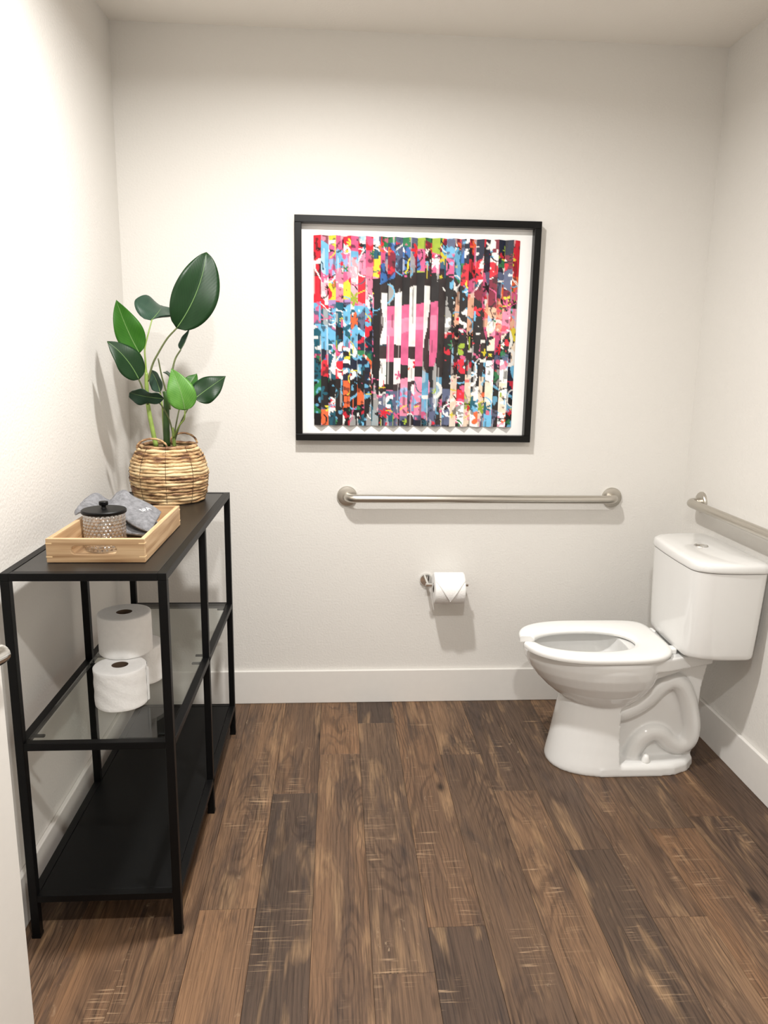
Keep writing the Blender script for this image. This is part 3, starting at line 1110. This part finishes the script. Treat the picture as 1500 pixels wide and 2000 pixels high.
def slotted(y):
    """end board with a stadium shaped hand hole"""
    cx, hw, hz, r = (TX0 + TX1) / 2 - .004, 0.041, 0.030, 0.0108
    inn = []
    for k in range(9):
        th = -PI / 2 + PI * k / 8
        inn.append((cx + hw + r * math.cos(th), hz + r * math.sin(th)))
    for k in range(1, 6):
        inn.append((cx + hw - 2 * hw * k / 6, hz + r))
    for k in range(9):
        th = PI / 2 + PI * k / 8
        inn.append((cx - hw + r * math.cos(th), hz + r * math.sin(th)))
    for k in range(1, 6):
        inn.append((cx - hw + 2 * hw * k / 6, hz - r))
    n = len(inn)
    out = []
    for k, (x, z) in enumerate(inn):
        if k <= 8:
            q = k / 8
            out.append((cx + hw + .012, 0) if k == 0 else (TX1, 0) if k == 1 else (TX1, TH) if k == 7 else (cx + hw + .012, TH) if k == 8 else (TX1, TH * (k - 1) / 6))
        elif k < 14:
            out.append((x, TH))
        elif k <= 22:
            q = k - 14
            out.append((cx - hw - .012, TH) if q == 0 else (TX0, TH) if q == 1 else (TX0, 0) if q == 7 else (cx - hw - .012, 0) if q == 8 else (TX0, TH - TH * (q - 1) / 6))
        else:
            out.append((x, 0))
    mb = MB()
    rs = []
    for ring, d in ((inn, -1), (out, -1), (out, 1), (inn, 1), (inn, -1)):
        rs.append([Vector((x, y + d * TT / 2, TZ + z)) for x, z in ring])
    mb.rings(rs[:4], False, False)
    mb.f += [(k, (k + 1) % n, 3 * n + (k + 1) % n, 3 * n + k) for k in range(n)]
    bev(mb.build('end_board', WX, tr), 0.0016, 2, 50)


slotted(TY0 + TT / 2)
slotted(TY1 - TT / 2)
for x in (TX0, TX1 - TT):
    bev(MB().box(x, x + TT, TY0 + TT, TY1 - TT, TZ, TZ + TH).build('side_board', WY, tr), 0.0018)
MB().box(TX0 + TT, TX1 - TT, TY0 + TT, TY1 - TT, TZ + 0.001, TZ + 0.007).build('tray_bottom', WY, tr)
M_SPLINE = plain('pale_corner_key', lin(236, 206, 160), 0.5)
for x in (TX0, TX1):
    for y in (TY0, TY1):
        for z in (0.014, 0.046):
            sx, sy = (1 if x == TX0 else -1), (1 if y == TY0 else -1)
            MB().box(*sorted((x - sx * .0003, x + sx * .014)), *sorted((y - sy * .0003, y + sy * .012)), TZ + z - .0013, TZ + z + .0013).build('corner_key', M_SPLINE, tr)
TB = TZ + 0.0075

# ------------------------------------------------------------------ jar
JX, JY, JR = 0.2175, -1.075, 0.050
jar = thing('glass_jar', 'textured clear glass jar with a black knobbed lid standing in the tray', 'jar', (JX, JY, TB))
n, k = 168, 44
rs = []
JH = 0.090
for i in range(k + 1):
    z = JH * i / k
    ring = []
    for j in range(n):
        th = 2 * PI * j / n
        fade = min(1, i / 3, (k - i) / 3)
        rr = JR - 0.0035 + 0.0040 * fade * abs(math.sin(th * 14 + (PI / 2 if (i // 4) % 2 else 0)) * math.sin(PI * (i % 4 + .5) / 4))
        ring.append(Vector((JX + rr * math.cos(th), JY + rr * math.sin(th), TB + z)))
    rs.append(ring)
for rr, z in ((JR - .008, JH), (JR - .0085, .008), (JR - .012, .0055)):
    rs.append([Vector((JX + rr * math.cos(2 * PI * j / n), JY + rr * math.sin(2 * PI * j / n), TB + z)) for j in range(n)])
MB().rings(rs).build('jar_body', M_JAR, jar, True, sharp=50)
LZ = TB + JH + .0005
jl = MB().lathe([(JR - .009, -.004), (JR - .009, 0), (JR + .0015, 0), (JR + .003, .002), (JR + .003, .007), (JR + .001, .009), (0.001, .0105)], (JX, JY, LZ), n=56).build('jar_lid', M_BLACK, jar, True, sharp=40)
MB().lathe([(.0085, .009), (.006, .013), (.0055, .016), (.0062, .0185), (.0105, .0195), (.0110, .021), (.0110, .027), (.010, .028), (.001, .0285)], (JX, JY, LZ), n=28).build('lid_knob', M_BLACK, jl, True, sharp=40)

# ------------------------------------------------------------------ towel
tw = thing('hand_towel', 'folded heather grey hand towel draped in the tray behind the jar', 'towel', (0.22, -0.90, TB))


def ribbon(spine, wid, thick, rip=0.004, seed=0):
    """thick soft strip: a centre line, a width vector at each point, rounded section"""
    sp = spline(spine, 8)
    wv = spline(wid, 8)
    rnd = random.Random(seed)
    ph = [rnd.random() * 6 for _ in range(6)]
    rs = []
    m_ = 15
    for i, (p, w) in enumerate(zip(sp, wv)):
        t = (sp[min(i + 1, len(sp) - 1)] - sp[max(i - 1, 0)]).normalized()
        nn = t.cross(w).normalized()
        q = i / (len(sp) - 1)
        end = min(1, q / .08, (1 - q) / .08) ** .5 if 0 < q < 1 else 0.25
        ring = []
        for k in range(m_):
            s = -1 + 2 * k / (m_ - 1)
            h = thick * math.sqrt(max(0.05, 1 - s ** 4)) * max(.3, end)
            wob = rip * (math.sin(5 * s + 9 * q + ph[0]) + .6 * math.sin(11 * s - 14 * q + ph[1]))
            ring.append(p + w * (s * .5) + nn * (h + wob))
        for k in range(m_ - 1, -1, -1):
            s = -1 + 2 * k / (m_ - 1)
            h = thick * math.sqrt(max(0.05, 1 - s ** 4)) * max(.3, end)
            wob = rip * (math.sin(5 * s + 9 * q + ph[0]) + .6 * math.sin(11 * s - 14 * q + ph[1]))
            ring.append(p + w * (s * .5) + nn * (-h + wob))
        rs.append(ring)
    return rs


tm = MB()
V_ = Vector
tm.rings(ribbon([V_((.114, -.955, 1.009)), V_((.126, -.940, 1.020)), V_((.146, -.928, 1.022)), V_((.176, -.918, 1.006)), V_((.200, -.912, 1.016)), V_((.220, -.912, 1.020)), V_((.245, -.925, 1.006)), V_((.280, -.938, .992)), V_((.311, -.950, .979))],
                [V_((.0, -.05, -.010)), V_((.0, -.07, -.020)), V_((.01, -.09, -.040)), V_((.01, -.09, -.03)), V_((.02, -.10, -.050)), V_((.02, -.11, -.056)), V_((.03, -.13, -.050)), V_((.012, -.13, -.036)), V_((.0, -.125, -.024))], .0085, .0018, 3))
uf = tm.build('upper_fold', M_TOWEL, tw, True)
t2 = MB()
t2.rings(ribbon([V_((.140, -.91, .953)), V_((.18, -.90, .960)), V_((.22, -.90, .966)), V_((.265, -.915, .962)), V_((.305, -.93, .955))],
                [V_((.0, -.12, .0)), V_((.01, -.15, -.01)), V_((.01, -.17, -.01)), V_((.02, -.17, -.01)), V_((.02, -.16, .0))], .0095, .0015, 5))
t2.build('lower_fold', M_TOWEL, tw, True)
tx = bpy.data.curves.new('lettering', 'FONT')
tx.body = 'SPA'
tx.size = 0.019
tx.extrude = 0.0006
tmp = bpy.data.objects.new('tmp', tx)
COL.objects.link(tmp)
me = bpy.data.meshes.new_from_object(tmp.evaluated_get(bpy.context.evaluated_depsgraph_get()))
bpy.data.objects.remove(tmp)
TXT = (me, [p.co.copy() for p in me.vertices], [tuple(p.vertices) for p in me.polygons])
from mathutils.bvhtree import BVHTree
bv = BVHTree.FromPolygons(tm.v, tm.f)
rd = (at(286, 996, -.9) - CAM).normalized()
hit_ = bv.ray_cast(CAM, rd)
ctr = hit_[0] if hit_[0] is not None else Vector((.28, -.95, .995))
pd = Vector((0, .55, -.835))
ax = Vector((.62, .78, .30))
ax = (ax - pd * ax.dot(pd)).normalized()
ay = pd.cross(ax) * -1
if ay.z < 0:
    ay = -ay
lv = []
for p in TXT[1]:
    q = ctr + ax * (p.x - .019) + ay * (p.y - .006)
    h2 = bv.ray_cast(q - pd * .1, pd)
    lv.append((h2[0] if h2[0] is not None else q) - pd * (.0014 + p.z))
o = obj('embroidered_lettering', lv, TXT[2], M_STITCH, tw)
o['label'] = 'white embroidered lettering'

# ------------------------------------------------------------------ basket and plant
BX, BY = 0.226, -0.384
bk = thing('woven_basket', 'round coiled banana leaf basket on the far end of the black shelf', 'basket', (BX, BY, ZT))
prof = [(0.0, .112), (.03, .120), (.07, .1265), (.10, .127), (.13, .121), (.155, .110), (.175, .097), (.188, .090)]


def brad(h):
    for (a, ra), (b2, rb) in zip(prof, prof[1:]):
        if h <= b2:
            return ra + (rb - ra) * (h - a) / (b2 - a)
    return prof[-1][1]


NC = 18
shade = [.0, .10, .05, -.02, -.20, .02, .10, -.05, -.22, .14, .12, .16, .10, .03, -.20, .02, .14, -.12]
for i in range(NC):
    h = 0.0055 + i * 0.0104
    R0 = brad(h) - .004
    rnd = random.Random(i)
    ph = [rnd.random() * 6.28 for _ in range(5)]
    nR, nr = 72, 8
    rs = []
    for j in range(nR):
        th = 2 * PI * j / nR
        r = .0060 + .0008 * math.sin(7 * th + ph[0]) + .0005 * math.sin(17 * th + ph[1])
        Rr = R0 + .0012 * math.sin(5 * th + ph[2]) + .0008 * math.sin(13 * th + ph[3])
        zz = h + .0007 * math.sin(4 * th + ph[4]) + .0005 * math.sin(11 * th + ph[1])
        rs.append([Vector((BX + (Rr + r * math.cos(2 * PI * q / nr)) * math.cos(th), BY + (Rr + r * math.cos(2 * PI * q / nr)) * math.sin(th), max(ZT + .0002, ZT + zz + r * math.sin(2 * PI * q / nr)))) for q in range(nr)])
    o = MB().rings(rs + [rs[0]], False, False).build('coil', M_COIL, bk, True)
    o.color = (shade[i] + .04 * rnd.random(), 0, 0, 1)
for j in range(9):
    th = 2 * PI * j / 9 - 1.45
    path = []
    for i in range(0, NC * 2 + 1):
        h = .002 + i * (.186 / (NC * 2))
        rr = brad(h) + (.0030 if i % 2 else .0008)
        path.append((BX + rr * math.cos(th), BY + rr * math.sin(th), ZT + h))
    MB().tube(path, .0007, 5).build('stitch_thread', M_THREAD, bk, True)
MB().lathe([(.001, 0), (.079, 0), (.080, .002), (.001, .003)], (BX, BY, ZT + .168), n=36, cap0=False, cap1=False).build('soil', M_SOIL, bk)
for (cx, cy, rotn, w, hgt) in ((BX - .035, BY - .078, 0.15, .046, .030), (BX + .035, BY + .076, -0.1, .046, .034)):
    path = []
    for i in range(25):
        t = PI * i / 24
        path.append((cx + math.cos(t) * w, cy + math.cos(t) * w * rotn, ZT + .182 + math.sin(t) * hgt))
    o = MB().tube(path, [.0034 + .0005 * math.sin(i * 2.1) for i in range(25)], 8).build('handle', M_COIL, bk, True)
    o.color = (-.12, 0, 0, 1)

pl = thing('potted_plant', 'leafy green plant with broad paddle leaves growing from the basket', 'plant', (BX, BY, ZT + .17))


def leaf(base, mid, tip, width, mat, normal, fold=0.25, curl=0.0, ripple=0.004, tipdroop=0.0, shape=.37, rib=M_RIB):
    """blade: midrib curve base-mid-tip, width in metres, facing along normal"""
    base, mid, tip, normal = Vector(base), Vector(mid), Vector(tip), Vector(normal).normalized()
    nl, nw = 26, 5
    v, f, uv = [], [], []
    rib_path = []
    for i in range(nl + 1):
        t = i / nl
        p = base * (1 - t) ** 2 + (mid * 2 - (base + tip) / 2) * 2 * t * (1 - t) + tip * t * t
        d = ((mid * 2 - (base + tip) / 2) - base) * (1 - t) + (tip - (mid * 2 - (base + tip) / 2)) * t
        d.normalize()
        nn = (normal - d * normal.dot(d)).normalized()
        sd = d.cross(nn).normalized()
        # paddle outline, pointed at the tip
        ea, eb = .58, .58 * (1 - shape) / shape
        w = width * .5 * (t ** ea * (1 - t) ** eb) / (shape ** ea * (1 - shape) ** eb)
        if i == 0:
            w = .0015
        if i == nl:
            w = .0008
        rib_path.append(p + nn * .0008)
        for j in range(-nw, nw + 1):
            s = j / nw
            lift = abs(s) * w * fold + curl * w * s * s + ripple * abs(s) * math.sin(t * 13 + (2 if s > 0 else 0))
            v.append(p + sd * (s * w) + nn * lift)
            uv.append((s * w / .05, t))
    m2 = 2 * nw + 1
    for i in range(nl):
        for j in range(m2 - 1):
            f.append((i * m2 + j, i * m2 + j + 1, (i + 1) * m2 + j + 1, (i + 1) * m2 + j))
    o = obj('leaf', v, f, mat, pl, True)
    uvl = o.data.uv_layers.new(name='UVMap')
    for lp in o.data.loops:
        uvl.data[lp.index].uv = uv[lp.vertex_index]
    md = o.modifiers.new('thickness', 'SOLIDIFY')
    md.thickness = .0009
    md.offset = -1
    mb = MB()
    mb.tube(rib_path, [.0017 * (1 - .75 * i / nl) for i in range(nl + 1)], 6)
    mb.build('midrib', rib, o, True)
    return o


def stalk(px, r0, r1, mat, k=7, name='stem'):
    pts = spline([at(*q) for q in px], k)
    n = len(pts)
    MB().tube(pts, [r0 + (r1 - r0) * i / (n - 1) for i in range(n)], 10).build(name, mat, pl, True)


cdir = (CAM - Vector((BX, BY, 1.3))).normalized()
X_, Z_ = Vector((1, 0, 0)), Vector((0, 0, 1))
leaf(at(345, 641, -.40), at(384, 570, -.395), at(403, 493, -.36), .140, M_LEAF_D, cdir + X_ * .15 + Z_ * .05, .22, -.05, .003, shape=.44)
leaf(at(297, 624, -.38), at(312, 606, -.31), at(316, 596, -.22), .155, M_LEAF_U, cdir * .75 + Z_ * -.75 + X_ * -.35, .12, -.35, .004)
leaf(at(272, 690, -.43), at(247, 640, -.445), at(227, 586, -.46), .090, M_LEAF_B, cdir + X_ * .25 + Z_ * .1, .35, -.1, .002)
leaf(at(271, 741, -.45), at(245, 700, -.475), at(209, 667, -.49), .092, M_LEAF_D, cdir + Z_ * .6 + X_ * .2, .25, -.1, .002)
leaf(at(313, 766, -.34), at(306, 743, -.33), at(294, 722, -.31), .058, M_LEAF_U, cdir + X_ * -.9, .3, 0, .002)
leaf(at(320, 778, -.42), at(284, 774, -.45), at(253, 766, -.47), .066, M_LEAF_U, cdir * .8 + Z_ * -.8, .2, 0, .005, shape=.6)
leaf(at(361, 801, -.47), at(352, 763, -.475), at(335, 720, -.455), .090, M_LEAF_L, cdir + X_ * -.05 + Z_ * .15, .18, -.1, .002)
leaf(at(380, 779, -.39), at(408, 758, -.375), at(441, 735, -.36), .088, M_LEAF_D, cdir + Z_ * .5 + X_ * .0, .2, -.2, .003)
leaf(at(362, 762, -.36), at(374, 745, -.35), at(384, 730, -.33), .045, M_LEAF_B, cdir + X_ * -.3, .2, 0, .001)
leaf(at(353, 683, -.36), at(364, 663, -.345), at(371, 640, -.33), .040, M_LEAF_U, cdir + X_ * -1.4, .5, 0, .001)
leaf(at(335, 742, -.37), at(329, 732, -.33), at(326, 724, -.28), .040, M_LEAF_U, cdir + Z_ * -.5, .2, 0, .001)

Bz = 872
stalk([(305, Bz, -.42), (297, 835, -.42), (289, 790, -.42), (286, 745, -.42), (286, 728, -.42)], .0078, .0056, M_STEM, name='stalk')
stalk([(326, Bz, -.385), (325, 820, -.385), (325, 780, -.39), (322, 764, -.39)], .0112, .0080, M_TRUNK, name='stalk')
stalk([(341, Bz, -.40), (339, 850, -.40), (337, 835, -.40)], .0062, .0042, M_STEM, name='stalk')
stalk([(286, 730, -.42), (284, 705, -.42), (283, 680, -.415), (290, 650, -.40), (297, 624, -.38)], .0032, .0020, M_STEM, name='petiole')
stalk([(286, 735, -.42), (280, 712, -.425), (273, 690, -.43)], .0030, .0022, M_STEM, name='petiole')
stalk([(289, 745, -.42), (298, 712, -.415), (309, 690, -.41), (326, 662, -.405), (345, 641, -.40)], .0034, .0026, M_STEM_D, name='petiole')
stalk([(325, 766, -.39), (316, 735, -.395), (309, 700, -.405)], .0030, .0022, M_STEM_D, name='petiole')
stalk([(331, 775, -.385), (336, 730, -.375), (342, 702, -.365), (353, 683, -.36)], .0034, .0026, M_STEM_D, name='petiole')
stalk([(289, 790, -.425), (282, 770, -.435), (276, 752, -.445), (271, 741, -.45)], .0030, .0024, M_STEM_D, name='petiole')
stalk([(338, 850, -.40), (330, 818, -.405), (314, 790, -.415), (298, 776, -.43)], .0026, .0020, M_STEM_D, name='petiole')
stalk([(322, Bz, -.36), (319, 830, -.355), (317, 795, -.35), (313, 766, -.34)], .0032, .0022, M_STEM, name='petiole')
stalk([(339, 855, -.41), (350, 832, -.44), (360, 818, -.46), (361, 801, -.47)], .0028, .0020, M_STEM, name='petiole')
stalk([(342, 858, -.40), (352, 828, -.40), (366, 800, -.395), (380, 779, -.39)], .0028, .0020, M_STEM_D, name='petiole')
stalk([(340, 850, -.39), (350, 800, -.37), (362, 762, -.36)], .0026, .0018, M_STEM_D, name='petiole')
stalk([(332, 800, -.385), (333, 770, -.38), (335, 742, -.37)], .0026, .0018, M_STEM_D, name='petiole')
